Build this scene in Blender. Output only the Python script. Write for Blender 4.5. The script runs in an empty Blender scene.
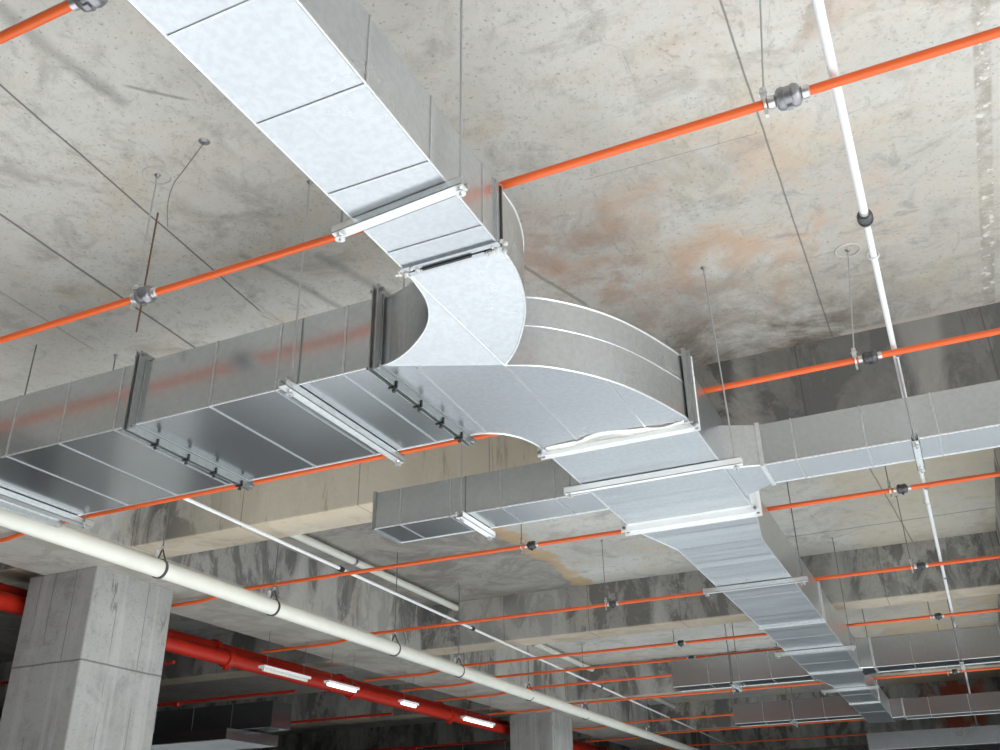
import bpy, bmesh, math, random
from mathutils import Vector, Matrix
random.seed(7)
SC = bpy.context.scene
COL = SC.collection

# ------------------------------------------------------------------ materials
class G:
    """small helper round a material's node tree; position is the world position in metres"""
    def __init__(s, name):
        s.m = bpy.data.materials.new(name); s.m.use_nodes = True
        s.t = s.m.node_tree; s.n = s.t.nodes; s.l = s.t.links
        s.b = s.n['Principled BSDF']
        s.geo = s.n.new('ShaderNodeNewGeometry'); s.pos = s.geo.outputs['Position']
        sp = s.n.new('ShaderNodeSeparateXYZ'); s.l.new(s.pos, sp.inputs[0])
        s.x, s.y, s.z = sp.outputs
    def inp(s, sock, v):
        if isinstance(v, (int, float)): sock.default_value = v
        elif isinstance(v, (tuple, list)): sock.default_value = tuple(v) + ((1,) if len(v) == 3 and sock.type == 'RGBA' else ())
        else: s.l.new(v, sock)
    def math(s, op, a, b=0.0, c=0.0, clamp=False):
        n = s.n.new('ShaderNodeMath'); n.operation = op; n.use_clamp = clamp
        s.inp(n.inputs[0], a); s.inp(n.inputs[1], b); s.inp(n.inputs[2], c); return n.outputs[0]
    def scaled(s, v):
        n = s.n.new('ShaderNodeMapping'); s.l.new(s.pos, n.inputs[0]); n.inputs['Scale'].default_value = v; return n.outputs[0]
    def noise(s, scale, detail=4, rough=.55, vec=None, dist=0.0):
        n = s.n.new('ShaderNodeTexNoise'); s.l.new(vec or s.pos, n.inputs['Vector'])
        n.inputs['Scale'].default_value = scale; n.inputs['Detail'].default_value = detail
        n.inputs['Roughness'].default_value = rough; n.inputs['Distortion'].default_value = dist
        return n.outputs[0]
    def step(s, v, a, b):
        n = s.n.new('ShaderNodeMapRange'); n.interpolation_type = 'SMOOTHSTEP'
        s.inp(n.inputs[0], v); n.inputs[1].default_value = a; n.inputs[2].default_value = b; return n.outputs[0]
    def mix(s, f, a, b, kind='MIX'):
        n = s.n.new('ShaderNodeMix'); n.data_type = 'RGBA'; n.blend_type = kind
        s.inp(n.inputs[0], f); s.inp(n.inputs[6], a); s.inp(n.inputs[7], b); return n.outputs[2]
    def mul(s, *v):
        o = v[0]
        for k in v[1:]: o = s.math('MULTIPLY', o, k)
        return o
    def seg(s, p, q, w, soft=.6):
        """mask of a joint line drawn between two plan points, width w"""
        dx, dy = q[0]-p[0], q[1]-p[1]; L = math.hypot(dx, dy); dx /= L; dy /= L
        wob = s.mul(s.math('SUBTRACT', s.wob, .5), w*1.6)
        d = s.math('ADD', s.math('ADD', s.math('MULTIPLY', s.x, -dy), s.math('MULTIPLY', s.y, dx)), dy*p[0]-dx*p[1])
        d = s.math('ABSOLUTE', s.math('ADD', d, wob))
        t = s.math('ADD', s.math('ADD', s.math('MULTIPLY', s.x, dx), s.math('MULTIPLY', s.y, dy)), -(dx*p[0]+dy*p[1]))
        m = s.step(d, w, 0 if w > .03 else w*(1-soft))
        return s.mul(m, s.step(t, -.03, .03), s.step(t, L+.03, L-.03))
    def blob(s, c, r, ry=None):
        ry = ry or r
        a = s.math('POWER', s.math('MULTIPLY', s.math('SUBTRACT', s.x, c[0]), 1/r), 2)
        b = s.math('POWER', s.math('MULTIPLY', s.math('SUBTRACT', s.y, c[1]), 1/ry), 2)
        return s.step(s.math('ADD', a, b), 1.0, 0.0)
    def bump(s, h, strength, dist=.01):
        n = s.n.new('ShaderNodeBump'); n.inputs['Strength'].default_value = strength
        n.inputs['Distance'].default_value = dist; s.l.new(h, n.inputs['Height']); s.l.new(n.outputs[0], s.b.inputs['Normal'])
    def out(s, col, rough=.8, metal=0.0, spec=.3):
        s.inp(s.b.inputs['Base Color'], col); s.inp(s.b.inputs['Roughness'], rough); s.inp(s.b.inputs['Metallic'], metal)
        s.b.inputs['Specular IOR Level'].default_value = spec
        return s.m

def concrete_base(g, lite, mid, dark, warm):
    big = g.noise(.55, 3, .6); med = g.noise(2.2, 6, .65, dist=.6); fine = g.noise(22, 5, .7); g.wob = g.noise(3.0, 3)
    c = g.mix(g.step(big, .35, .68), mid, lite)
    c = g.mix(g.mul(g.step(med, .50, .68), .55), c, dark)
    c = g.mix(g.mul(g.step(g.noise(.9, 4, .6, g.scaled((1, 1.3, 1)), .8), .5, .72), .55), c, warm)
    c = g.mix(g.mul(g.step(g.noise(5.5, 6, .75, None, .5), .50, .72), .45), c, dark)
    c = g.mix(g.mul(g.step(fine, .52, .75), .4), c, dark)
    c = g.mix(g.mul(g.step(g.noise(48, 3, .6), .61, .70), .5), c, (dark[0]*.55, dark[1]*.55, dark[2]*.55))
    return c, med, fine

def mat_ceiling():
    g = G('ceiling_concrete')
    c, med, fine = concrete_base(g, (.71, .69, .645), (.545, .525, .48), (.34, .32, .28), (.63, .54, .40))
    # rust-coloured water stains
    rust = g.noise(2.3, 5, .65, dist=.5)
    reg = g.math('MAXIMUM', g.blob((-.85, 4.9), 1.5, 1.2), g.math('MULTIPLY', g.blob((-.2, 3.6), 1.3, 1.1), .45))
    c = g.mix(g.mul(reg, g.step(rust, .42, .66), .75), c, (.62, .42, .29))
    c = g.mix(g.mul(g.blob((-1.7, 4.8), .75, .9), g.step(g.noise(3.4, 4), .40, .62), .6), c, (.47, .29, .21))
    # mildew along the beam and patchy grey
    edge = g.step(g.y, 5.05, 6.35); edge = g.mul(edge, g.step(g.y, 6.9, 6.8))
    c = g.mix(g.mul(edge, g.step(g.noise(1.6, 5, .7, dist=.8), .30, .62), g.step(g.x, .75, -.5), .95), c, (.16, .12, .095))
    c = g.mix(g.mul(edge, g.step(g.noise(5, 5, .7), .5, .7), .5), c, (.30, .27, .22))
    gm = g.step(g.noise(3.0, 6, .75, g.scaled((.7, 1.6, 1)), 1.2), .55, .66)
    c = g.mix(g.mul(gm, g.blob((.1, 4.9), 1.6, 1.5), .6), c, (.30, .30, .30))
    c = g.mix(g.mul(g.step(g.noise(4.2, 6, .8, g.scaled((1.8, .7, 1)), 1.0), .56, .68), .5), c, (.33, .32, .28))
    # bay behind the first beam: old dark damp area with an orange rim
    b2 = g.mul(g.step(g.y, 6.7, 6.9), g.step(g.y, 12.2, 12.0))
    wx = g.math('ADD', g.x, g.math('MULTIPLY', g.math('SUBTRACT', g.wob, .5), .5))
    damp = g.mul(b2, g.step(wx, -4.15, -4.45))
    c = g.mix(g.mul(damp, .8), c, g.mix(g.step(g.noise(1.6, 6, .75, None, .8), .38, .62), (.17, .155, .14), (.34, .32, .29)))
    rim = g.mul(b2, g.step(wx, -4.42, -4.34), g.step(wx, -4.12, -4.25))
    c = g.mix(g.mul(rim, .7), c, (.55, .36, .18))
    tan = g.mul(b2, g.step(g.x, -1.0, -.6), g.step(g.noise(1.1, 4, .6), .30, .6))
    c = g.mix(g.mul(tan, .6), c, (.58, .50, .36))
    tan2 = g.mul(g.step(g.y, 12.3, 12.6), g.step(g.x, -1.6, -1.0), g.step(g.noise(.9, 4, .6), .35, .6))
    c = g.mix(g.mul(tan2, .7), c, (.66, .50, .31))
    # form joints
    dk = (.16, .155, .14)
    for p, q, w, a in (((-.35, .6), (-.342, 6.4), .007, .75), ((-3.42, 1.0), (-3.72, 4.3), .009, .9), ((-4.30, 1.6), (-4.47, 5.0), .013, .85),
                       ((-1.30, 3.965), (-.36, 4.005), .004, .5), ((-3.16, 1.7), (-3.10, 2.45), .07, .4),
                       ((-3.0, 3.9), (-2.75, 4.9), .07, .4), ((-3.40, 3.7), (-3.2, 4.6), .05, .45), ((-2.0, 4.4), (-1.75, 5.2), .020, .5),
                       ((-.55, 6.9), (-.2, 12), .010, .7), ((-2.6, 6.9), (-2.5, 12), .012, .5), ((-5.4, 8.9), (.7, 10.9), .03, .0),
                       ((-1.6, 11.05), (.7, 11.0), .02, .6), ((-2.4, 12.4), (-2.35, 17.3), .014, .6), ((-3.0, 2.35), (-2.8, 2.55), .014, .5),
                       ((-4.9, 1.5), (-5.1, 4.2), .012, .4)):
        if a: c = g.mix(g.mul(g.seg(p, q, w), a), c, dk)
    c = g.mix(g.mul(g.step(g.y, 6.32, 6.38), g.step(g.x, -.4, -.1), g.step(g.y, 6.9, 6.8), .6), c, (.66, .56, .50))
    # rough mortar strip along the joint on the right
    strip = g.mul(g.step(g.math('ABSOLUTE', g.math('SUBTRACT', g.x, .672)), .045, .03), g.step(g.y, 6.5, 6.4))
    c = g.mix(g.mul(strip, g.step(g.noise(9, 5, .7), .35, .65)), c, (.40, .37, .31))
    c = g.mix(g.mul(strip, g.step(g.noise(14, 4, .7), .55, .62), .8), c, (.80, .77, .72))
    g.bump(fine, .25, .01)
    return g.out(c, .85)

def mat_beam(name, under):
    g = G(name)
    c, med, fine = concrete_base(g, (.46, .45, .42), (.33, .32, .30), (.18, .175, .16), (.42, .37, .29))
    st = g.noise(2.0, 6, .7, g.scaled((1.5, 1.5, .7)), .7)          # blotches on the face
    c = g.mix(g.mul(g.step(st, .46, .56), .85), c, (.15, .145, .135))
    dirty = g.mul(g.step(g.x, -1.3, -.6), g.step(g.y, 6.7, 6.5), g.step(g.noise(.8, 4, .7, None, .8), .25, .55))
    c = g.mix(g.mul(dirty, .7), c, (.20, .20, .195))
    st2 = g.noise(6, 5, .7, g.scaled((1.4, 1.4, .18)))
    c = g.mix(g.mul(g.step(st2, .56, .70), .4), c, (.15, .14, .125))
    c = g.mix(g.mul(g.step(g.noise(1.1, 2, .5, g.scaled((1, 1, .2))), .5, .56), .45), c, (.60, .59, .55))
    warm = g.mul(g.step(g.x, -1.9, -2.6), g.step(g.x, -6.5, -5.4), g.step(g.y, 6.7, 6.5))      # tan, cleaner first beam on the left
    c = g.mix(g.mul(warm, .8), c, (.74, .68, .54))
    c = g.mix(g.mul(warm, g.step(st2, .56, .66), .6), c, (.33, .29, .22))
    nz = g.math('MULTIPLY', g.z, 1)
    low = g.step(g.z, 4.31, 4.292)                                        # underside is sandier
    c = g.mix(g.mul(low, .6), c, (.60, .50, .36) if under else (.5, .47, .41))
    j = g.math('ABSOLUTE', g.math('SUBTRACT', g.math('FRACT', g.math('MULTIPLY', g.x, 1/1.22)), .5))
    c = g.mix(g.mul(g.step(j, .006, .002), .6), c, (.12, .11, .10))
    rust = g.mul(g.step(g.y, 22.0, 22.4), g.step(g.math('ABSOLUTE', g.math('ADD', g.x, .2)), .8, .3), g.step(g.noise(2.5, 4), .4, .55))
    c = g.mix(g.mul(rust, .9), c, (.42, .10, .04))
    g.bump(fine, .3, .012)
    return g.out(c, .85)

def mat_column():
    g = G('column_concrete')
    c, med, fine = concrete_base(g, (.42, .425, .41), (.34, .34, .33), (.23, .23, .22), (.36, .34, .30))
    st = g.noise(3.2, 4, .55, g.scaled((2, 2, .12)), .2)
    c = g.mix(g.mul(g.step(st, .5, .64), .45), c, (.50, .50, .49))
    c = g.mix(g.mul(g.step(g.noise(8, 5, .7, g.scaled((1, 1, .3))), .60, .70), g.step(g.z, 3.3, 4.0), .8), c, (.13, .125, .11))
    for z0 in (3.28, 2.05): c = g.mix(g.mul(g.step(g.math('ABSOLUTE', g.math('SUBTRACT', g.z, g.math('ADD', z0+.03, g.math('MULTIPLY', g.wob, -.02)))), .012, .004), .8), c, (.13, .13, .12))
    for u0, s in ((-7.62, g.x), (-7.35, g.x), (6.68, g.y), (7.05, g.y), (17.9, g.y), (-7.8, g.x)):
        d = g.math('ABSOLUTE', g.math('SUBTRACT', g.math('ADD', s, g.math('MULTIPLY', g.wob, .03)), u0+.015))
        c = g.mix(g.mul(g.step(d, .008, .002), g.step(g.noise(1.5, 2), .42, .5), .8), c, (.18, .18, .165))
    g.bump(g.math('ADD', fine, g.math('MULTIPLY', st, .8)), .3, .012)
    return g.out(c, .8)

def mat_plain_concrete(name, a, b):
    g = G(name); c, med, fine = concrete_base(g, a, b, tuple(x*.7 for x in b), tuple(x*y for x, y in zip(b, (1.1, 1, .85))))
    return g.out(c, .7)

def mat_zinc(name, base, r0, r1, bump=.12, spangle=.045, stretch=(1, 1, 1), wave=0.0):
    g = G(name)
    sp = g.noise(38, 3, .6)
    lo = tuple(x*(1-spangle) for x in base); hi = tuple(min(1, x*(1+spangle)) for x in base)
    c = g.mix(g.step(sp, .35, .65), lo, hi)
    sm = g.noise(1.7, 5, .6, g.scaled(stretch), .3)
    c = g.mix(g.mul(g.step(sm, .45, .7), .3), c, tuple(x*.88 for x in base))
    r = g.math('ADD', r0, g.math('MULTIPLY', sm, r1-r0))
    h = g.noise(1.3, 1, .5)
    if wave: h = g.math('ADD', h, g.math('MULTIPLY', g.noise(1.0, 2, .5, g.scaled((.35, 4.0, 1)), .0), wave))
    if bump: g.bump(h, bump, .03)
    return g.out(c, r, .93, .5)

def mat_simple(name, col, rough=.4, metal=0.0, spec=.5, vary=.08, emit=0):
    g = G(name); n = g.noise(6, 4)
    c = g.mix(g.step(n, .35, .7), tuple(x*(1-vary) for x in col), col)
    m = g.out(c, rough, metal, spec)
    if emit: g.b.inputs['Emission Color'].default_value = (*col, 1); g.b.inputs['Emission Strength'].default_value = emit
    return m

def mat_floor():
    g = G('floor_bounce_graded')      # pale floor near, colour darkened far and left to cut reflected light
    c, med, fine = concrete_base(g, (.60, .61, .62), (.50, .51, .52), (.36, .36, .36), (.52, .50, .46))
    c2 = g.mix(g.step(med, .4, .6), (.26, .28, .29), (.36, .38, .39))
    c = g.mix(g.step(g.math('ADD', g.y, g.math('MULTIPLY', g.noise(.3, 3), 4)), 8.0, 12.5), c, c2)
    c = g.mix(g.step(g.x, -10.0, -12.0), c, (.14, .145, .15))  # darkened on the left so less light bounces up there
    return g.out(c, .6)

M = dict(
    ceil=mat_ceiling(), beam=mat_beam('beam_concrete', True), lbeam=mat_beam('edge_beam_concrete', False), col=mat_column(),
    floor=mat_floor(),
    wallf=mat_plain_concrete('wall_render_dark', (.16, .15, .14), (.12, .115, .11)),
    wall=mat_plain_concrete('wall_concrete', (.14, .14, .14), (.10, .10, .10)),
    ground=mat_plain_concrete('ground_gravel', (.40, .40, .38), (.34, .34, .32)),
    zinc=mat_zinc('galvanised_sheet', (.60, .63, .655), .22, .36),
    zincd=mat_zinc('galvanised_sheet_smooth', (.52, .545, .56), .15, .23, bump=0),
    zincw=mat_zinc('galvanised_sheet_rippled', (.64, .675, .70), .24, .36, bump=.25, wave=1.4),
    seam=mat_zinc('folded_seam', (.90, .92, .93), .30, .40, bump=.02),
    ribs=mat_zinc('pressed_rib', (.66, .68, .70), .26, .40, bump=.02),
    rail=mat_zinc('zinc_rail', (.88, .90, .90), .38, .52, bump=.03, spangle=.04),
    flange=mat_zinc('dull_flange_steel', (.46, .48, .48), .35, .5, bump=.04),
    flangeb=mat_simple('bright_flange_steel', (.95, .96, .95), .38, .0, .5, .04),
    rod=mat_simple('threaded_steel', (.30, .30, .29), .45, .8),
    rodl=mat_simple('pale_threaded_steel', (.58, .60, .60), .4, .8),
    rodr=mat_simple('rusty_steel', (.22, .12, .08), .7, .3),
    orange=mat_simple('orange_enamel', (.93, .155, .035), .34, 0, .5, .05),
    red=mat_simple('red_enamel', (.50, .022, .008), .42, 0, .5, .12),
    cast=mat_simple('cast_iron_fitting', (.46, .46, .48), .38, .75, .5, .35),
    castd=mat_simple('dark_cast_fitting', (.13, .13, .135), .4, .6, .5, .3),
    silver=mat_simple('silver_collar', (.80, .80, .79), .32, .8),
    white=mat_simple('white_plastic_conduit', (.90, .91, .92), .4, 0, .4, .03),
    pvc=mat_simple('cream_plastic_pipe', (.80, .80, .72), .32, 0, .5, .05),
    black=mat_simple('black_rubber', (.03, .03, .03), .5),
    seal=mat_simple('grey_sealant', (.72, .71, .68), .75, 0, .2, .2),
    foil=mat_zinc('crumpled_foil', (.86, .85, .81), .26, .36, bump=.6),
    tube=mat_simple('lit_tube', (1, .98, .95), .4, 0, .5, 0, emit=2.2),
    rim=mat_simple('old_mortar', (.70, .68, .63), .9, 0, .1, .2),
)

# ------------------------------------------------------------------ mesh helpers
def newbm(): return bmesh.new()
def box(bm, a, b):
    x0, x1 = sorted((a[0], b[0])); y0, y1 = sorted((a[1], b[1])); z0, z1 = sorted((a[2], b[2]))
    v = [bm.verts.new(p) for p in ((x0,y0,z0),(x1,y0,z0),(x1,y1,z0),(x0,y1,z0),(x0,y0,z1),(x1,y0,z1),(x1,y1,z1),(x0,y1,z1))]
    for f in ((0,3,2,1),(4,5,6,7),(0,1,5,4),(1,2,6,5),(2,3,7,6),(3,0,4,7)): bm.faces.new([v[i] for i in f])
def loft(bm, rings, caps=True, closed=False):
    R = [[bm.verts.new(p) for p in r] for r in rings]; n = len(R[0])
    for a, b in zip(R, R[1:]):
        for i in range(n): bm.faces.new((a[i], a[(i+1) % n], b[(i+1) % n], b[i]))
    if caps: bm.faces.new(R[0][::-1]); bm.faces.new(R[-1])
def tube(bm, pts, r, n=16, caps=True):
    pts = [Vector(p) for p in pts]; rings = []
    d0 = (pts[1]-pts[0]).normalized()
    up = Vector((0, 0, 1)) if abs(d0.z) < .9 else Vector((1, 0, 0))
    u = d0.cross(up).normalized()
    for i, p in enumerate(pts):
        if i == 0: d = d0; k = 1
        elif i == len(pts)-1: d = (pts[-1]-pts[-2]).normalized(); k = 1
        else:
            a = (pts[i]-pts[i-1]).normalized(); b = (pts[i+1]-pts[i]).normalized(); d = (a+b).normalized()
        u = (u - d*u.dot(d)).normalized(); w = d.cross(u)
        rr = r[i] if isinstance(r, (list, tuple)) else r
        rings.append([p + (u*math.cos(2*math.pi*j/n) + w*math.sin(2*math.pi*j/n))*rr for j in range(n)])
    loft(bm, rings, caps)
def lathe(bm, c, axis, prof, n=20):
    """prof: (distance along axis, radius)"""
    c = Vector(c); a = Vector(axis).normalized(); u = a.orthogonal().normalized(); w = a.cross(u)
    loft(bm, [[c + a*t + (u*math.cos(2*math.pi*j/n) + w*math.sin(2*math.pi*j/n))*r for j in range(n)] for t, r in prof])
def torus(bm, c, axis, R, r, n=20, m=8):
    c = Vector(c); a = Vector(axis).normalized(); u = a.orthogonal().normalized(); w = a.cross(u); rings = []
    for i in range(n):
        t = 2*math.pi*i/n; d = u*math.cos(t)+w*math.sin(t)
        rings.append([c + d*(R + r*math.cos(2*math.pi*j/m)) + a*r*math.sin(2*math.pi*j/m) for j in range(m)])
    V = [[bm.verts.new(p) for p in q] for q in rings]
    for i in range(n):
        for j in range(m): bm.faces.new((V[i][j], V[(i+1) % n][j], V[(i+1) % n][(j+1) % m], V[i][(j+1) % m]))
def frame(bm, ax, s0, s1, sec, t):
    """square ring round a duct whose long axis is ax; sec=(a0,a1,z0,z1), t = how far it stands out"""
    a0, a1, z0, z1 = sec
    def b(A0, A1, Z0, Z1):
        if ax == 'y': box(bm, (A0, s0, Z0), (A1, s1, Z1))
        else: box(bm, (s0, A0, Z0), (s1, A1, Z1))
    b(a0-t, a1+t, z0-t, z0+.001); b(a0-t, a1+t, z1-.001, z1+t); b(a0-t, a0+.001, z0, z1); b(a1-.001, a1+t, z0, z1)

def finish(name, bm, mat, origin=(0,0,0), parent=None, smooth=False, bevel=0):
    bmesh.ops.recalc_face_normals(bm, faces=bm.faces)
    o = Vector(origin)
    for v in bm.verts: v.co -= o
    me = bpy.data.meshes.new(name); bm.to_mesh(me); bm.free()
    me.materials.append(mat)
    if smooth:
        for p in me.polygons: p.use_smooth = True
        me.set_sharp_from_angle(angle=math.radians(40))
    ob = bpy.data.objects.new(name, me); COL.objects.link(ob)
    ob.location = o
    if bevel:
        md = ob.modifiers.new('bevel', 'BEVEL'); md.width = bevel; md.segments = 2; md.limit_method = 'ANGLE'
    if parent is not None:
        ob.parent = parent; ob.location = o - world(parent)
    return ob
def world(o):
    p = Vector(o.location)
    while o.parent: o = o.parent; p += o.location
    return p
def thing(name, loc, label, cat, group=None):
    o = bpy.data.objects.new(name, None); COL.objects.link(o); o.location = loc; o.empty_display_size = .1
    o['label'] = label; o['category'] = cat
    if group: o['group'] = group
    return o
def tag(o, label, cat, group=None):
    o['label'] = label; o['category'] = cat
    if group: o['group'] = group
    return o
def structure(name, bm, mat, origin=(0,0,0), label=None, bevel=0):
    o = finish(name, bm, mat, origin, None, False, bevel); o['kind'] = 'structure'
    if label: o['label'] = label
    return o
def part(name, bm, mat, parent, origin=None, smooth=False, label=None, bevel=0):
    o = finish(name, bm, mat, origin if origin is not None else world(parent), parent, smooth, bevel)
    if label: o['label'] = label
    return o

# ------------------------------------------------------------------ the building
ZC = 4.9
b = newbm(); box(b, (-24, -4.5, ZC), (9, 46, ZC+.3)); structure('ceiling', b, M['ceil'])
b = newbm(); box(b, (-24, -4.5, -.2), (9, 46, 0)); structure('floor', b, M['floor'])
b = newbm(); box(b, (-80, -80, -.5), (90, 100, -.2)); structure('ground', b, M['ground'])
b = newbm()      # left wall; unseen opening far down added for sky glints on ducts
for p, q in (((-24.3, -4.5, 0), (-24, 22, 5.2)), ((-24.3, 22, 2.3), (-24, 35, 5.2)), ((-24.3, 35, 0), (-24, 46, 5.2))): box(b, p, q)
structure('wall_left', b, M['wall'])
b = newbm(); box(b, (-24, 46, 0), (9, 46.3, 5.2)); structure('wall_back', b, M['wall'])
b = newbm(); box(b, (-24, -4.8, 0), (9, -4.5, 5.2)); structure('wall_front', b, M['wallf'])
b = newbm(); box(b, (8.8, 17, 0), (9, 46, 4.9)); structure('wall_right', b, M['wall'])
b = newbm(); box(b, (-8.75, 1.0, 0), (-8.6, 46, 2.45)); structure('wall_light_block', b, M['wall'])  # unseen low wall added to block floor bounce into the left bays
BY = (6.40, 11.92, 17.35, 22.8, 28.3, 33.8)
for i, y in enumerate(BY):
    for k, (x0, x1) in enumerate(((-24, -7.8), (-6.76, 9)) if i == 0 else ((-24, -7.8), (-6.76, .68), (1.6, 9))):
        b = newbm(); box(b, (x0, y, 4.29), (x1, y+.43, ZC+.02))
        structure('concrete_beam', b, M['beam'], ((x0+x1)/2, y, 4.29), 'concrete cross beam under the ceiling', bevel=.012)
b = newbm(); box(b, (-7.8, -4.5, 4.15), (-6.76, 46, ZC+.02)); structure('concrete_beam', b, M['lbeam'], (-7.3, 20, 4.15), 'deep lengthwise concrete beam carried by the columns', .015)
b = newbm(); box(b, (.68, 6.83, 4.05), (1.6, 46, ZC+.02)); structure('concrete_beam', b, M['lbeam'], (1.1, 20, 4.05), 'lengthwise concrete beam at the right edge', .015)
for y in (6.37, 17.5, 28.5, -4.0):
    b = newbm(); box(b, (-7.98, y, 0), (-7.10, y+1.02, 4.16)); structure('concrete_column', b, M['col'], (-7.54, y+.51, 0), 'board-marked concrete column under the deep beam', .018)
for y in (6.15, 16.95, 28):
    b = newbm(); box(b, (4.9, y, 0), (5.7, y+.95, 4.91)); structure('concrete_column', b, M['col'], (5.3, y+.47, 0), 'concrete column', .018)

# ------------------------------------------------------------------ ducts
def rect(ax, s, sec):
    a0, a1, z0, z1 = sec
    if ax == 'y': return [(a0, s, z0), (a1, s, z0), (a1, s, z1), (a0, s, z1)]
    return [(s, a0, z0), (s, a1, z0), (s, a1, z1), (s, a0, z1)]
def duct(name, ax, stations, label, mat, group=None, seams=(), edge=True, seam_t=.004, seam_w=.005):
    """stations: (s, section); parts: sheet_body, seam_rib (pattern of one duct), corner_bead"""
    s0, c0 = stations[0]; s1, c1 = stations[-1]
    mid = (s0+s1)/2; a = (c0[0]+c0[1])/2
    loc = (a, mid, c0[2]) if ax == 'y' else (mid, a, c0[2])
    t = thing(name, loc, label, 'duct', group)
    b = newbm(); loft(b, [rect(ax, s, c) for s, c in stations]); part('sheet_body', b, mat, t)
    def sec_at(s):
        for (p, cp), (q, cq) in zip(stations, stations[1:]):
            if min(p, q)-1e-6 <= s <= max(p, q)+1e-6:
                k = (s-p)/(q-p) if q != p else 0
                return tuple(u+(v-u)*k for u, v in zip(cp, cq))
    if seams:
        for s in seams:
            b = newbm(); frame(b, ax, s-seam_w, s+seam_w, sec_at(s), seam_t); part('folded_seam', b, M['ribs'], t)
    if edge:
        for i in (0, 1):
            b = newbm(); tube(b, [Vector(rect(ax, s, c)[i]) for s, c in stations], .0048, 8); part('corner_bead', b, M['seam'], t)
    return t
def bolt(bm, c, ax=(0, 0, 1), r=.009, L=.02):
    lathe(bm, c, ax, ((-L, r*.5), (-L, r), (-.25*L, r), (-.25*L, r*.6), (L*.25, r*.6), (L*.25, r), (L, r), (L, r*.5)), 6)
def flange(parent, ax, s, sec, mat, depth=.042, gap=.018, clamps=(), corner=True, name='flange', label=None):
    a0, a1, z0, z1 = sec
    b = newbm()
    for d in (-1, 1):
        frame(b, ax, s+d*gap-.003, s+d*gap+.003, sec, depth)
        frame(b, ax, *sorted((s+d*gap, s+d*(gap+.012))), sec, .005)
    frame(b, ax, s-gap, s+gap, sec, depth*.45)
    fl = part(name, b, mat, parent, (a0 if ax == 'y' else s, s if ax == 'y' else a0, z0) , label=label)
    if corner:
        for A in (a0-depth*.5, a1+depth*.5):
            for Z in (z0-depth*.5, z1+depth*.5):
                b = newbm(); c = (A, s, Z) if ax == 'y' else (s, A, Z)
                bolt(b, c, (0, 1, 0) if ax == 'y' else (1, 0, 0), .012, gap+.022); part('corner_bolt', b, M['cast'], fl, c, True)
    for A in clamps:
        b = newbm()
        x = (lambda u, v, w: (A+v, s+u, w)) if ax == 'y' else (lambda u, v, w: (s+u, A+v, w))
        box(b, x(-gap-.008, -.006, z0-depth-.008), x(gap+.008, .006, z0-depth+.001))
        box(b, x(gap+.004, -.006, z0-depth-.008), x(gap+.012, .006, z0-.02))
        bolt(b, x(gap*.6, 0, z0-depth-.016), (0, 0, 1), .010, .014)
        part('clamp', b, M['black'], fl, x(0, 0, z0-depth))
    return fl

ZB, ZT = 3.686, 4.06
# left main duct
LS = (3.352, 4.28, ZB, ZT)
t = duct('main_duct', 'x', [(-5.26, LS), (-2.2, LS)], 'wide smooth galvanised duct running left from the curved tee above the cream pipe', M['zincd'],
         seams=(-4.98, -4.60, -4.20, -3.80, -3.16, -2.75, -2.36))
flange(t, 'x', -3.665, LS, M['flange'], .046, .014, (3.52, 3.76, 3.99, 4.22), label='dark bolted flange joint')
flange(t, 'x', -5.23, LS, M['rail'], .04, .018)
# curved tee: wide elbow
ARC_I = [(-2.2, 4.28), (-2.12, 4.278), (-2.055, 4.30), (-1.99, 4.345), (-1.94, 4.41), (-1.905, 4.49), (-1.885, 4.58), (-1.878, 4.66)]
ARC_O = [(-1.64, 3.62), (-1.50, 3.70), (-1.385, 3.815), (-1.29, 3.94), (-1.21, 4.08), (-1.14, 4.25), (-1.085, 4.42), (-1.045, 4.56), (-1.03, 4.66)]
def smooth(pts, n=3):
    out = []
    P = [pts[0]] + list(pts) + [pts[-1]]
    for i in range(1, len(P)-2):
        for k in range(n):
            u = k/n; p0, p1, p2, p3 = (Vector(q) for q in P[i-1:i+3])
            out.append(tuple(.5*((2*p1)+(-p0+p2)*u+(2*p0-5*p1+4*p2-p3)*u*u+(-p0+3*p1-3*p2+p3)*u**3)))
    out.append(tuple(pts[-1])); return out
ai, ao = smooth(ARC_I), smooth(ARC_O)
t = thing('curved_duct', (-1.6, 4.1, ZB), 'broad curved duct elbow sweeping from the left main duct into the long far duct', 'duct elbow')
b = newbm()
poly = [(-2.2, 3.352)] + ao + ai[::-1]
vb = [b.verts.new((x, y, ZB)) for x, y in poly]; vt = [b.verts.new((x, y, ZT)) for x, y in poly]
b.faces.new(vb[::-1]); b.faces.new(vt)
for i in range(len(poly)): j = (i+1) % len(poly); b.faces.new((vb[i], vb[j], vt[j], vt[i]))
bmesh.ops.triangulate(b, faces=[f for f in b.faces if len(f.verts) > 4])
part('sheet_body', b, M['zinc'], t)
for arc, z in ((ao, ZB), (ai, ZB), (ao, ZT)):
    b = newbm(); tube(b, [(x, y, z) for x, y in arc], .0048, 8); part('corner_bead', b, M['seam'], t, smooth=True)
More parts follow.
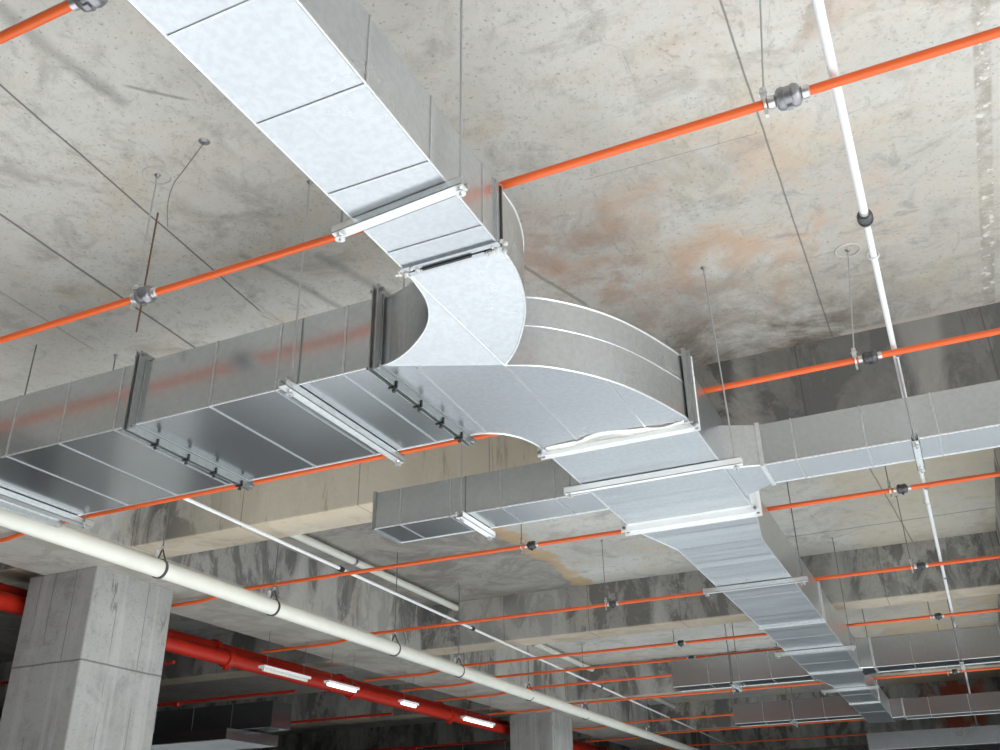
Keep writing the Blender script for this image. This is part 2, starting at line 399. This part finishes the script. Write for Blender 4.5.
# standing ribs under the elbow and round its back
for p, q in (((-1.64, 3.62), (-1.66, 4.62)), ((-1.265, 3.985), (-1.27, 4.62)), ((-2.02, 3.46), (-2.06, 4.27))):
    b = newbm(); tube(b, [(p[0], p[1], ZB), (q[0], q[1], ZB)], .0055, 6); part('standing_rib', b, M['ribs'], t)
b = newbm(); tube(b, [(x+.001, y-.001, 3.90) for x, y in ao], .0035, 6)
part('standing_rib', b, M['ribs'], t)
LF = (3.352, 4.28, ZB, ZT)
flange(t, 'x', -2.175, LF, M['flange'], .046, .014, (3.50, 3.74, 3.97, 4.18), label='dark bolted flange with clamps')
TS = (-1.88, -1.03, ZB, ZT)
flange(t, 'y', 4.68, TS, M['flangeb'], .036, .024, (), label='bright flange under crumpled foil tape')
b = newbm(); box(b, (-1.028, 4.60, ZB-.02), (-1.008, 4.645, ZT+.045)); box(b, (-1.028, 4.64, ZB-.02), (-.99, 4.65, ZT+.045))
part('side_angle', b, M['flange'], t)
# crumpled foil tape
b = newbm(); N = 56; rows = []
for i in range(N):
    u = i/(N-1); x = -1.86+.80*u; r = random.Random(i//2)
    w = .05+.05*math.sin(math.pi*min(1, u*1.15))**2+.006*math.sin(i*.35)
    z = lambda k: ZB-.005-.009*math.sin(i*.11+k*.5)**2-.002*math.sin(i*.3+k)**2
    rows.append([(x, 4.665-w, ZB+.002), (x, 4.665-w*.7, z(0)), (x, 4.665-w*.35, z(1)), (x, 4.668, z(2))])
R = [[b.verts.new(p) for p in r] for r in rows]
for a, c in zip(R, R[1:]):
    for j in range(3): b.faces.new((a[j], c[j], c[j+1], a[j+1]))
o = part('foil_tape', b, M['foil'], t, smooth=True)
md = o.modifiers.new('solid', 'SOLIDIFY'); md.thickness = .003
# narrow elbow
ZU = 3.77
INN = [(-2.19, 3.36, 3.686), (-2.116, 3.366, 3.690), (-2.013, 3.332, 3.699), (-1.907, 3.268, 3.712), (-1.821, 3.195, 3.724), (-1.765, 3.114, 3.737), (-1.733, 3.023, 3.749), (-1.722, 2.916, 3.761), (-1.72, 2.84, 3.77)]
OUT = [(-1.64, 3.62, 3.686), (-1.566, 3.551, 3.693), (-1.484, 3.446, 3.705), (-1.393, 3.297, 3.721), (-1.34, 3.166, 3.735), (-1.307, 3.03, 3.751), (-1.299, 2.925, 3.761), (-1.30, 2.84, 3.77)]
inn, out = smooth(INN), smooth(OUT)
t = thing('curved_duct', (-1.65, 3.2, 3.7), 'narrow bright duct elbow with a diagonal fold turning up to the overhead duct', 'duct elbow')
b = newbm()
def wallstrip(bm, pts):
    lo = [bm.verts.new(p) for p in pts]; hi = [bm.verts.new((p[0], p[1], ZT+.001)) for p in pts]
    for i in range(len(pts)-1): bm.faces.new((lo[i], lo[i+1], hi[i+1], hi[i]))
    return lo, hi
li, hi_ = wallstrip(b, inn); lo_, ho = wallstrip(b, out)
# bottom: left facet is a fan from the cusp, right facet a fan from the inner end
for i in range(len(li)-1): b.faces.new((lo_[0], li[i], li[i+1]))
for i in range(len(lo_)-1): b.faces.new((li[-1], lo_[i+1], lo_[i]))
for i in range(len(hi_)-1): b.faces.new((ho[0], hi_[i+1], hi_[i]))
for i in range(len(ho)-1): b.faces.new((hi_[-1], ho[i], ho[i+1]))
part('sheet_body', b, M['zinc'], t)
for pts in (out, inn, [(x, y, ZT) for x, y, z in inn], [(x, y, ZT) for x, y, z in out], [(-1.715, 2.85, ZU-.002), (-1.64, 3.62, ZB-.002)]):
    b = newbm(); tube(b, pts, .0048, 8); part('corner_bead', b, M['seam'], t, smooth=True)
US = (-1.72, -1.30, ZU, ZT)
for p, q in ((2.80, 2.826), (2.838, 2.862)):
    b = newbm(); frame(b, 'y', p, q, US, .011); part('flange', b, M['zinc'], t)
for p, q in (((-1.2995, 2.8265, ZU+.02), (-1.283, 2.8375, ZT-.01)), ((-1.64, 2.8265, ZU-.02), (-1.42, 2.8375, ZU))):
    b = newbm(); box(b, p, q); part('gasket', b, M['black'], t)
for c, n in (((-1.705, 2.84, 3.765), 26), ((-1.305, 2.845, 3.765), 22)):
    b = newbm()
    for i in range(n):
        r = random.Random(i*7+n); p = Vector(c)+Vector((r.uniform(-.06, .045), r.uniform(-.035, .025), r.uniform(-.010, .006)))
        bmesh.ops.create_icosphere(b, subdivisions=1, radius=r.uniform(.006, .012), matrix=Matrix.Translation(p))
    part('sealant', b, M['seal'], t, c, smooth=True)
# overhead duct towards the camera
duct('overhead_duct', 'y', [(-.6, US), (2.80, US)], 'pale narrow duct running overhead from the narrow elbow to the top left edge', M['zinc'],
     seams=(-.2, .22, .63, 1.04, 1.45, 1.865, 2.275, 2.69))
# long duct going away
S1 = (-1.88, -1.03, ZB, ZT); S2 = (-1.735, -1.115, ZB, 4.05); S3 = (-1.62, -1.20, ZB, 3.98)
t = duct('long_duct', 'y', [(4.72, S1), (6.24, S1), (6.30, S1), (6.92, S2), (13.3, S2), (14.0, S3), (18.5, S3)],
         'long rippled galvanised duct running away from the broad elbow to the far end', M['zincw'], seams=(6.92, 8.6, 10.6, 12.2, 14.0, 15.0, 17.0), seam_t=.003)
flange(t, 'y', 6.20, S1, M['flangeb'], .05, .045, (), label='bright wide bolted flange')
for s, sc in ((9.9, S2), (12.9, S2), (15.9, S3)):
    b = newbm(); frame(b, 'y', s-.03, s+.03, sc, .016); part('flange', b, M['rail'], t)
# side branches
def branch(y0, y1, z0, z1, x0, x1, label, seams, boot=None, mat='zincd', name='branch_duct', group=None):
    sec = (y0, y1, z0, z1)
    t = duct(name, 'x', [(x0, sec), (x1, sec)], label, M[mat], group, seams=seams)
    if boot:
        xb, yb0, yb1 = boot; xe = x0 if xb < x0 else x1
        b = newbm(); loft(b, [rect('x', xe, sec), rect('x', xb, (yb0, yb1, z0-.01, z1+.01))]); part('boot', b, M['zinc'] if y0 < 6 else M['zincd'], t, label='pale tapered collar joining the long duct')
        b = newbm(); tube(b, [(xe, y0, z0), (xb, yb0, z0-.01)], .007, 8); frame(b, 'x', xe-.012, xe+.012, sec, .012); part('boot_seam', b, M['seam'], t)
    return t
branch(5.50, 5.84, 3.702, 3.96, -.82, 3.4, 'galvanised side duct running right from the long duct, nearest one, passing under the white conduit', (-.62, -.225, .16, .55, .95, 1.35, 1.75), boot=(-1.03, 5.42, 5.98))
t = branch(5.46, 5.82, 3.70, 3.965, -3.50, -1.88, 'short closed side duct stub to the left of the long duct, below the tan beam', (-3.29, -2.90, -2.52, -2.14))
b = newbm(); frame(b, 'x', -3.51, -3.49, (5.46, 5.82, 3.70, 3.965), .01); box(b, (-3.506, 5.46, 3.70), (-3.498, 5.82, 3.965)); part('end_cap', b, M['flange'], t)
branch(12.85, 13.25, 3.66, 4.0, -3.48, -1.737, 'second side duct stub left of the long duct with a shiny lower edge', (-3.0, -2.6, -2.2), mat='zincd')
branch(12.85, 13.25, 3.69, 4.04, -.95, 3.4, 'second side duct right of the long duct, in the bay beyond the second beam', (-.5, 0, .5, 1.0, 1.6), boot=(-1.12, 12.75, 13.35))
branch(17.4, 17.8, 3.70, 4.02, -3.7, -1.62, 'farthest side duct stub left of the long duct', (-3.2, -2.7, -2.2))
branch(17.9, 18.3, 3.69, 3.97, -1.0, 3.4, 'farthest side duct right of the long duct, in front of the rusty stain', (-.6, 0, .6, 1.2), boot=(-1.2, 17.85, 18.35))
duct('cross_duct', 'x', [(-1.9, (20.6, 22.2, 3.45, 3.75)), (4, (20.6, 22.2, 3.45, 3.75))], 'wide pale duct crossing at the bottom right corner far away', M['zinc'], seams=(-1.2, -.4, .4, 1.2))
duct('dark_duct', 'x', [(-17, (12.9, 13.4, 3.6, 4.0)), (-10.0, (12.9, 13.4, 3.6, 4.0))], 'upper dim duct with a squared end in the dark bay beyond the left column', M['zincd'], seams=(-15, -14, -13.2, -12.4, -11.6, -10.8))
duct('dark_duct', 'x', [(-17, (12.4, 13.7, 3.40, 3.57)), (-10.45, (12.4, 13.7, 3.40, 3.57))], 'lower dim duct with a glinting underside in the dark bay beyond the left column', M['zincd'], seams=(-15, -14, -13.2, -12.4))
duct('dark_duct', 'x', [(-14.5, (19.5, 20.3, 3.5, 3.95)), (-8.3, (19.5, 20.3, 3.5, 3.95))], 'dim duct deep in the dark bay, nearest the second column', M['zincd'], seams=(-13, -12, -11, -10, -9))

# ------------------------------------------------------------------ trapeze hangers
def channel(bm, p, q, w=.042, h=.042, up=True):
    """slotted U rail lying along x or y, open towards the duct"""
    ax = 0 if abs(p[0]-q[0]) > abs(p[1]-q[1]) else 1
    def bx(a0, a1, z0, z1):
        if ax == 0: box(bm, (p[0], p[1]+a0, p[2]+z0), (q[0], p[1]+a1, p[2]+z1))
        else: box(bm, (p[0]+a0, p[1], p[2]+z0), (p[0]+a1, q[1], p[2]+z1))
    bx(-w/2, w/2, -h, -h+.003); bx(-w/2, -w/2+.003, -h, 0); bx(w/2-.003, w/2, -h, 0)
    bx(-w/2, -w/2+.010, -.003, 0); bx(w/2-.010, w/2, -.003, 0)
def rodtop(parent, x, y, zb, zt=ZC, mat='rod', r=.006, nut=True, rim=True, name='rod', top=None):
    tx, ty = top or (x, y)
    b = newbm(); tube(b, [(x, y, zb), (tx, ty, zt)], r, 8)
    rd = part(name, b, M[mat], parent, (x, y, zb), smooth=True)
    if nut:
        b = newbm(); lathe(b, (x, y, zb+.03), (0, 0, 1), ((-.008, .013), (.008, .013)), 6); lathe(b, (x, y, zb+.012), (0, 0, 1), ((-.002, .02), (.002, .02)), 12)
        part('nut', b, M['silver'], rd, (x, y, zb+.03))
    if rim:
        b = newbm(); lathe(b, (tx, ty, zt-.004), (0, 0, 1), ((-.012, .008), (-.004, .011), (.004, .018)), 12)
        part('anchor', b, M['cast'], rd, (tx, ty, zt))
    return rd
def trapeze(p, q, label, rods, mat='rail', w=.042, h=.042, rodmat='rod', zt=ZC, skew=0):
    t = thing('trapeze_hanger', ((p[0]+q[0])/2, (p[1]+q[1])/2, p[2]-h), label, 'hanger', 'trapeze rails under the ducts')
    b = newbm(); channel(b, p, q, w, h)
    for v in b.verts: v.co.y += skew*(v.co.x-p[0])
    part('rail', b, M[mat], t)
    for q_ in rods: rodtop(t, q_[0], q_[1], p[2]-h-.03, zt, rodmat, .005, top=q_[2:] or None)
    return t
trapeze((-1.815, 2.465, 3.768), (-1.235, 2.465, 3.768), 'pale rail across the underside of the narrow overhead duct', ((-1.79, 2.465), (-1.255, 2.42)), w=.052, h=.032, rodmat='rodl', skew=-.085)
trapeze((-2.64, 3.26, 3.684), (-2.64, 4.37, 3.684), 'galvanised rail under the left main duct, between its two dark flanges', ((-2.64, 3.325), (-2.64, 4.335)), rodmat='rodl', w=.05)
trapeze((-5.06, 3.26, 3.684), (-5.06, 4.42, 3.684), 'galvanised rail at the far left end of the left main duct, above the cream pipe', ((-5.06, 3.30), (-5.02, 4.33)), w=.06)
trapeze((-2.0, 5.28, 3.684), (-.90, 5.28, 3.684), 'bright rail under the long duct, just beyond the foil-taped flange', ((-1.965, 5.28), (-.935, 5.28, -.94, 5.10)), 'flangeb', rodmat='rodl')
trapeze((-1.86, 8.13, 3.684), (-.99, 8.13, 3.684), 'pale rail under the long duct, first beyond the wide bright flange', ((-1.83, 8.13), (-1.03, 8.13)))
trapeze((-1.86, 11.3, 3.684), (-.99, 11.3, 3.684), 'pale rail under the long duct, second beyond the wide bright flange', ((-1.83, 11.3), (-1.03, 11.3)))
trapeze((-1.80, 14.3, 3.684), (-1.05, 14.3, 3.684), 'pale rail under the long duct, third and farthest beyond the wide bright flange', ((-1.77, 14.3), (-1.08, 14.3)))
trapeze((.03, 5.42, 3.70), (.03, 5.92, 3.70), 'small rail under the first right side duct near the white conduit', ((.03, 5.46), (.03, 5.88)), rodmat='rodl')
trapeze((-2.80, 5.40, 3.698), (-2.80, 5.90, 3.698), 'small pale rail under the short left side duct stub', ((-2.80, 5.43), (-2.80, 5.87)), 'flangeb', w=.055, rodmat='rodl')
trapeze((.02, 12.78, 3.688), (.02, 13.32, 3.688), 'small rail under the second right side duct', ((.02, 12.81), (.02, 13.29)))
trapeze((-2.7, 12.78, 3.658), (-2.7, 13.32, 3.658), 'small rail under the second left side duct stub', ((-2.7, 12.81), (-2.7, 13.29)))
trapeze((-2.75, 17.33, 3.698), (-2.75, 17.87, 3.698), 'small rail under the farthest left side duct stub', ((-2.75, 17.31), (-2.75, 17.89)), zt=4.29)
# loose rods and wires on the ceiling
for x, y, zb, lab, mt in ((-5.403, 3.31, 3.72, '', 'rod'),): pass
t = thing('hanger_rod', (-3.563, 3.175, 4.13), 'rusty rod dangling loose in front of the left orange pipe coupling', 'rod'); rodtop(t, -3.563, 3.175, 4.13, ZC, 'rodr', .005, False, False)
t = thing('hanger_rod', (-5.40, 3.97, 4.06), 'thin rod hanging behind the left main duct, nearest the left edge', 'rod'); rodtop(t, -5.40, 3.97, 3.9, ZC, 'rod', .005, False, False)
pts = [(-2.93, 2.82, 4.89), (-2.99, 2.83, 4.84), (-3.08, 2.86, 4.80), (-3.17, 2.89, 4.76), (-3.25, 2.95, 4.70), (-3.30, 3.02, 4.62)]
b = newbm(); tube(b, smooth(pts, 4), .003, 6); t = thing('loose_wire', (-2.93, 2.82, ZC), 'thin grey wire curling down from a hole in the ceiling', 'wire'); part('wire', b, M['rod'], t, smooth=True)
b = newbm(); lathe(b, (-2.93, 2.82, ZC-.003), (0, 0, 1), ((-.006, .012), (.003, .03)), 12); part('anchor', b, M['cast'], t)
for x, y, lab in ((-3.33, 2.92, 'pale mortar ring round the rod anchor above the left orange pipe'), (-.10, 5.30, 'pale mortar ring round the rod anchor beside the white conduit')):
    b = newbm(); torus(b, (x, y, ZC-.003), (0, 0, 1), .072, .006, 28, 6); tag(finish('mortar_ring', b, M['rim'], (x, y, ZC), None, True), lab, 'mortar ring')

# ------------------------------------------------------------------ sprinkler pipes
ZP = 4.16
def pipe_run(y, label, x0=-8.1, x1=.68, dip=True, r=.0185):
    t = thing('sprinkler_pipe', (-1.5, y, ZP), label, 'pipe', 'orange pipes crossing from side to side')
    b = newbm()
    pts = [(x1, y, ZP)]
    if dip: pts += [(-6.55, y, ZP), (-6.62, y, ZP-.008), (-6.98, y, 4.105), (-7.05, y, 4.10), (x0, y, 4.10)]
    else: pts += [(x0, y, ZP)]
    tube(b, pts, r, 14); part('pipe', b, M['orange'], t, smooth=True)
    return t
def coupling(t, x, y, z=ZP, big=True, col='cast', axis=(1, 0, 0), s=1.0):
    if axis[0]: s = .86 if y < 4 else .72
    b = newbm()
    lathe(b, (x, y, z), axis, ((-.055*s, .024*s), (-.050*s, .040*s), (-.040*s, .050*s), (-.018*s, .054*s), (-.016*s, .049*s), (.016*s, .049*s), (.018*s, .054*s), (.040*s, .050*s), (.050*s, .040*s), (.055*s, .024*s)), 24)
    if axis == (1, 0, 0):
        box(b, (x-.012*s, y-.010, z-.066*s), (x+.012*s, y+.010, z-.03))
    cp = part('coupling', b, M[col], t, (x, y, z), True)
    for d in (-1, 1):
        b = newbm(); lathe(b, (x+d*.073*s if axis[0] else x, y if axis[0] else y+d*.073*s, z), axis, ((-.020*s, .022*s), (-.014*s, .030*s), (.014*s, .030*s), (.020*s, .022*s)), 16)
        part('collar', b, M['silver'], cp, (x, y, z), True)
def pipe_hanger(x, y, label, z=ZP, zt=ZC, r=.0185, mat='rodl', top=None):
    t = thing('pipe_hanger', (x, y, z), label, 'hanger', 'rod hangers of the orange pipes')
    b = newbm(); torus(b, (x, y, z), (1, 0, 0), r+.006, .006, 20, 8); box(b, (x-.012, y-.008, z+r), (x+.012, y+.008, z+r+.035)); box(b, (x-.006, y-.01, z-r-.04), (x+.006, y+.01, z-r))
    part('ring', b, M['silver'], t, (x, y, z), True)
    rodtop(t, x, y, z+r+.02, zt, mat, .004, True, top=top)
PL = ((1.465, 'orange pipe cutting across the top left corner', False), (2.955, 'nearest full orange pipe, passing above the narrow overhead duct', True), (5.30, 'orange pipe passing behind the curved tee, in front of the tan beam', True),
      (7.71, 'orange pipe crossing the first bay behind the tan beam', True), (10.14, 'orange pipe crossing just in front of the mottled second beam', True),
      (12.58, 'orange pipe just beyond the mottled second beam', True), (13.66, 'thin red-orange pipe over the second left side duct stub', True), (14.85, 'thin red-orange pipe hidden by the second left side duct stub', True),
      (16.80, 'thin red-orange pipe in front of the third beam', True), (19.75, 'thin red-orange pipe beyond the third beam', True), (21.95, 'thin red-orange pipe in front of the fourth beam', True), (24.7, 'farthest thin red-orange pipe, beyond the fourth beam', True))
runs = {}
for y, lab, dip in PL: runs[y] = pipe_run(y, lab, x1=6 if y < 6.4 else .68)
for y, x in ((1.465, -2.13), (2.955, -.145), (2.955, -3.30), (5.30, -.105), (7.71, -3.262), (7.71, -.127), (10.14, -3.339), (10.14, -.149), (12.58, -3.25), (12.58, -.118), (16.80, -3.45), (16.80, -.1), (19.75, -.1), (13.66, -3.4)):
    coupling(runs[y], x, y, col='cast' if y < 4 else 'castd')
WH = {(-.145, 2.955): 'beside the white conduit', }
for x, y, lab in ((-.232, 2.955, 'hanger of the nearest full orange pipe, left of the white conduit'), (-3.372, 2.955, 'hanger of the nearest full orange pipe, at its left coupling'),
                  (-.185, 5.30, 'bent rod hanger of the orange pipe crossing the beam face, left of the white conduit'), (-3.362, 7.71, 'hanger of the orange pipe behind the tan beam, below the left duct stub'),
                  (-.215, 7.71, 'hanger of the orange pipe behind the tan beam, right of the long duct'), (-3.42, 10.14, 'hanger of the orange pipe before the second beam, left of the long duct'),
                  (-.235, 10.14, 'hanger of the orange pipe before the second beam, right of the long duct'), (-3.34, 12.58, 'hanger of the orange pipe beyond the second beam, left of the long duct'),
                  (-.2, 12.58, 'hanger of the orange pipe beyond the second beam, right of the long duct'), (-.2, 16.80, 'hanger of the thin pipe in front of the third beam, right of the long duct'),
                  (-3.53, 16.80, 'hanger of the thin pipe in front of the third beam, left of the long duct')):
    pipe_hanger(x, y, lab, mat='rodl' if y < 6 else 'rod', top={-.232: (-.155, 2.955), -.185: (-.10, 5.30), -3.372: (-3.33, 2.92)}.get(x))

# ------------------------------------------------------------------ white conduits, cream drain pipe
ZW = 4.213
t = thing('white_conduit', (.045, 3, ZW), 'straight white conduit on the right running away under the ceiling', 'conduit')
b = newbm(); tube(b, [(.022, -1, ZW), (.028, 4.02, ZW)], .0185, 16); part('pipe', b, M['white'], t, smooth=True)
b = newbm(); tube(b, [(.028, 4.02, ZW), (.03, 5.4, ZW), (.062, 27, ZW)], .0155, 16); part('pipe', b, M['white'], t, smooth=True)
coupling(t, .027, 3.965, ZW, col='castd', axis=(0, 1, 0), s=.66)
for y in (5.42, 7.9, 10.92, 13.6, 16.3): 
    b = newbm(); lathe(b, (.045, y, ZW), (0, 1, 0), ((-.022, .016), (-.02, .022), (.02, .022), (.022, .016)), 16); part('clip', b, M['cast'], t, (.045, y, ZW), True)
b = newbm(); box(b, (-.004, 5.0, ZW-.01), (-.0, 5.02, ZC)); b.free()
for y in (4.30, 8.3):
    h = thing('strap_hanger', (.028, y, ZW), 'thin strap hanger of the right white conduit, %s' % ('before the first beam' if y < 6 else 'in the bay behind the first beam'), 'hanger')
    b = newbm(); torus(b, (.028, y, ZW), (0, 1, 0), .026, .004, 16, 6); part('ring', b, M['silver'], h); rodtop(h, .028, y, ZW+.02, ZC, 'rodl', .003, False)
t = thing('white_conduit', (-5.4, 10, ZW), 'thin white conduit running diagonally away left of centre', 'conduit')
b = newbm(); tube(b, [(-5.24, 4.9, ZW), (-5.69, 27, ZW)], .0155, 14); part('pipe', b, M['white'], t, smooth=True)
for y in (7.71, 10.7, 15.65, 20.0):
    x = -5.24-.45*(y-4.9)/22.1
    b = newbm(); lathe(b, (x, y, ZW), (0, 1, 0), ((-.035, .018), (-.03, .026), (.03, .026), (.035, .018)), 14); part('clip', b, M['black'], t, (x, y, ZW), True)
t = thing('drain_pipe', (-5.7, 10, 3.78), 'thick cream plastic drain pipe running from the left edge into the distance', 'pipe')
b = newbm(); tube(b, [(-5.70, 1.5, 3.78), (-5.68, 27, 3.78)], .072, 28); part('pipe', b, M['pvc'], t, smooth=True)
for y, zt, lab in ((5.74, ZC, 'clamp of the cream drain pipe in front of the left column'), (7.22, ZC, 'clamp of the cream drain pipe just behind the tan beam'), (9.43, ZC, 'clamp of the cream drain pipe in the second bay, nearer one'),
                   (11.0, ZC, 'clamp of the cream drain pipe in the second bay, farther one'), (13.2, ZC, 'clamp of the cream drain pipe left of the second column'), (15.5, ZC, 'clamp of the cream drain pipe right of the second column'), (19, ZC, 'farthest clamp of the cream drain pipe')):
    h = thing('pipe_clamp', (-5.70, y, 3.85), lab, 'clamp', 'clamps of the cream drain pipe')
    b = newbm(); lathe(b, (-5.70, y, 3.78), (0, 1, 0), ((-.014, .071), (-.014, .080), (.014, .080), (.014, .071)), 28)
    tube(b, [(-5.76, y, 3.82), (-5.72, y, 3.90), (-5.70, y, 3.95)], .006, 6); tube(b, [(-5.64, y, 3.82), (-5.68, y, 3.90), (-5.70, y, 3.95)], .006, 6)
    part('band', b, M['castd'], h, (-5.7, y, 3.78), True)
    b = newbm(); box(b, (-5.765, y-.012, 3.875), (-5.745, y+.012, 3.945)); part('tab', b, M['white'], h)
    rodtop(h, -5.70, y, 3.93, zt, 'rod', .006, True)
t = thing('sleeve_pipe', (-6.2, 12, 4.83), 'grey-white pipe close under the ceiling beside the deep beam, passing through the cross beams', 'pipe')
b = newbm(); tube(b, [(-6.22, 5, 4.82), (-6.2, 27, 4.82)], .043, 20); part('pipe', b, M['pvc'], t, smooth=True)
for y in (9.3, 14.6, 20):
    b = newbm(); lathe(b, (-6.21, y, 4.82), (0, 1, 0), ((-.015, .044), (-.015, .050), (.015, .050), (.015, .044)), 20); part('clamp', b, M['cast'], t, (-6.21, y, 4.82), True)

# ------------------------------------------------------------------ red mains and lamps beyond the deep beam
for x, z, r, lab in ((-8.43, 4.08, .088, 'upper thick red fire main beyond the deep beam'), (-8.21, 3.94, .088, 'lower thick red fire main beyond the deep beam')):
    t = thing('fire_main', (x, 12, z), lab, 'pipe')
    b = newbm(); tube(b, [(x, 1, z), (x, 40, z)], r, 24); part('pipe', b, M['red'], t, smooth=True)
    for y in (5.0, 9.6, 12.4, 15.5, 19.0, 24):
        b = newbm(); lathe(b, (x, y, z), (0, 1, 0), ((-.05, r), (-.045, r+.022), (-.02, r+.026), (.02, r+.026), (.045, r+.022), (.05, r)), 24)
        box(b, (x-.02, y-.03, z-r-.05), (x+.02, y+.03, z-r)); part('coupling', b, M['red'], t, (x, y, z), True)
for y0, y1, x, lab in ((9.27, 10.2, -7.40, 'dim lamp nearest the left column, under the red mains'), (10.5, 11.2, -7.33, 'bright tube lamp under the red mains, second from the left column'),
                    (12.35, 12.8, -7.33, 'bright tube lamp under the red mains, second from the second column'), (14.3, 15.4, -7.33, 'bright tube lamp under the red mains, next to the second column')):
    z = 3.67
    t = thing('tube_lamp', (x, (y0+y1)/2, z), lab, 'lamp', 'tube lamps under the red mains')
    b = newbm(); box(b, (x-.045, y0, z+.035), (x+.045, y1, z+.065)); part('housing', b, M['white'], t)
    b = newbm(); tube(b, [(x, y0+.03, z+.018), (x, y1-.03, z+.018)], .018, 12); part('tube', b, M['tube'] if y0 > 10 else M['pvc'], t, smooth=True)
    for yy in (y0+.1, y1-.1): 
        b = newbm(); tube(b, [(x, yy, z+.06), (x, yy, 4.15)], .004, 6); part('wire', b, M['rod'], t, (x, yy, z+.06))
for y, lab in ((8.9, 'thin red branch pipe nearest beyond the column'), (11.3, 'thin red branch pipe in the dark bay, middle one'), (13.9, 'thin red branch pipe in the dark bay, farther one'), (18.3, 'thin red branch pipe deep in the dark bay')):
    b = newbm(); tube(b, [(-8.4, y, 3.80), (-17, y, 3.80)], .02, 12); t = thing('branch_pipe', (-12, y, 3.78), lab, 'pipe'); part('pipe', b, M['red'], t, smooth=True)
    b = newbm(); lathe(b, (-10.5, y, 3.78), (1, 0, 0), ((-.05, .021), (-.04, .035), (.04, .035), (.05, .021)), 12); part('coupling', b, M['red'], t, (-10.5, y, 3.78), True)

# ------------------------------------------------------------------ light
w = bpy.data.worlds.new('sky'); SC.world = w; w.use_nodes = True
bg = w.node_tree.nodes['Background']; bg.inputs[0].default_value = (.80, .90, 1.0, 1); bg.inputs[1].default_value = .9
sl = bpy.data.lights.new('sun', 'SUN'); sl.energy = 30.0; sl.angle = math.radians(3); sl.color = (.95, .98, 1)
so = bpy.data.objects.new('sun', sl); COL.objects.link(so)
so.rotation_euler = Vector((-.90, .30, -.275)).to_track_quat('-Z', 'Y').to_euler()

# ------------------------------------------------------------------ camera
cd = bpy.data.cameras.new('camera'); cam = bpy.data.objects.new('camera', cd); COL.objects.link(cam); SC.camera = cam
cd.sensor_width = 36; cd.lens = 958.97*36/1000; cd.clip_end = 300; cd.clip_start = .05
Rw = Matrix(((.9050251, .4250857, -.0152201), (.2059950, -.4067044, .8900324), (.3721499, -.8086370, -.4556432))).transposed()
cam.matrix_world = Matrix.Translation((0, 0, 1.6)) @ Rw.to_4x4()

SC.view_settings.view_transform = 'Standard'; SC.view_settings.look = 'None'
SC.view_settings.gamma = 1; SC.view_settings.use_curve_mapping = False; SC.view_settings.exposure = 0.0
SC.cycles.use_denoising = True; SC.cycles.max_bounces = 10; SC.cycles.diffuse_bounces = 6; SC.cycles.glossy_bounces = 5
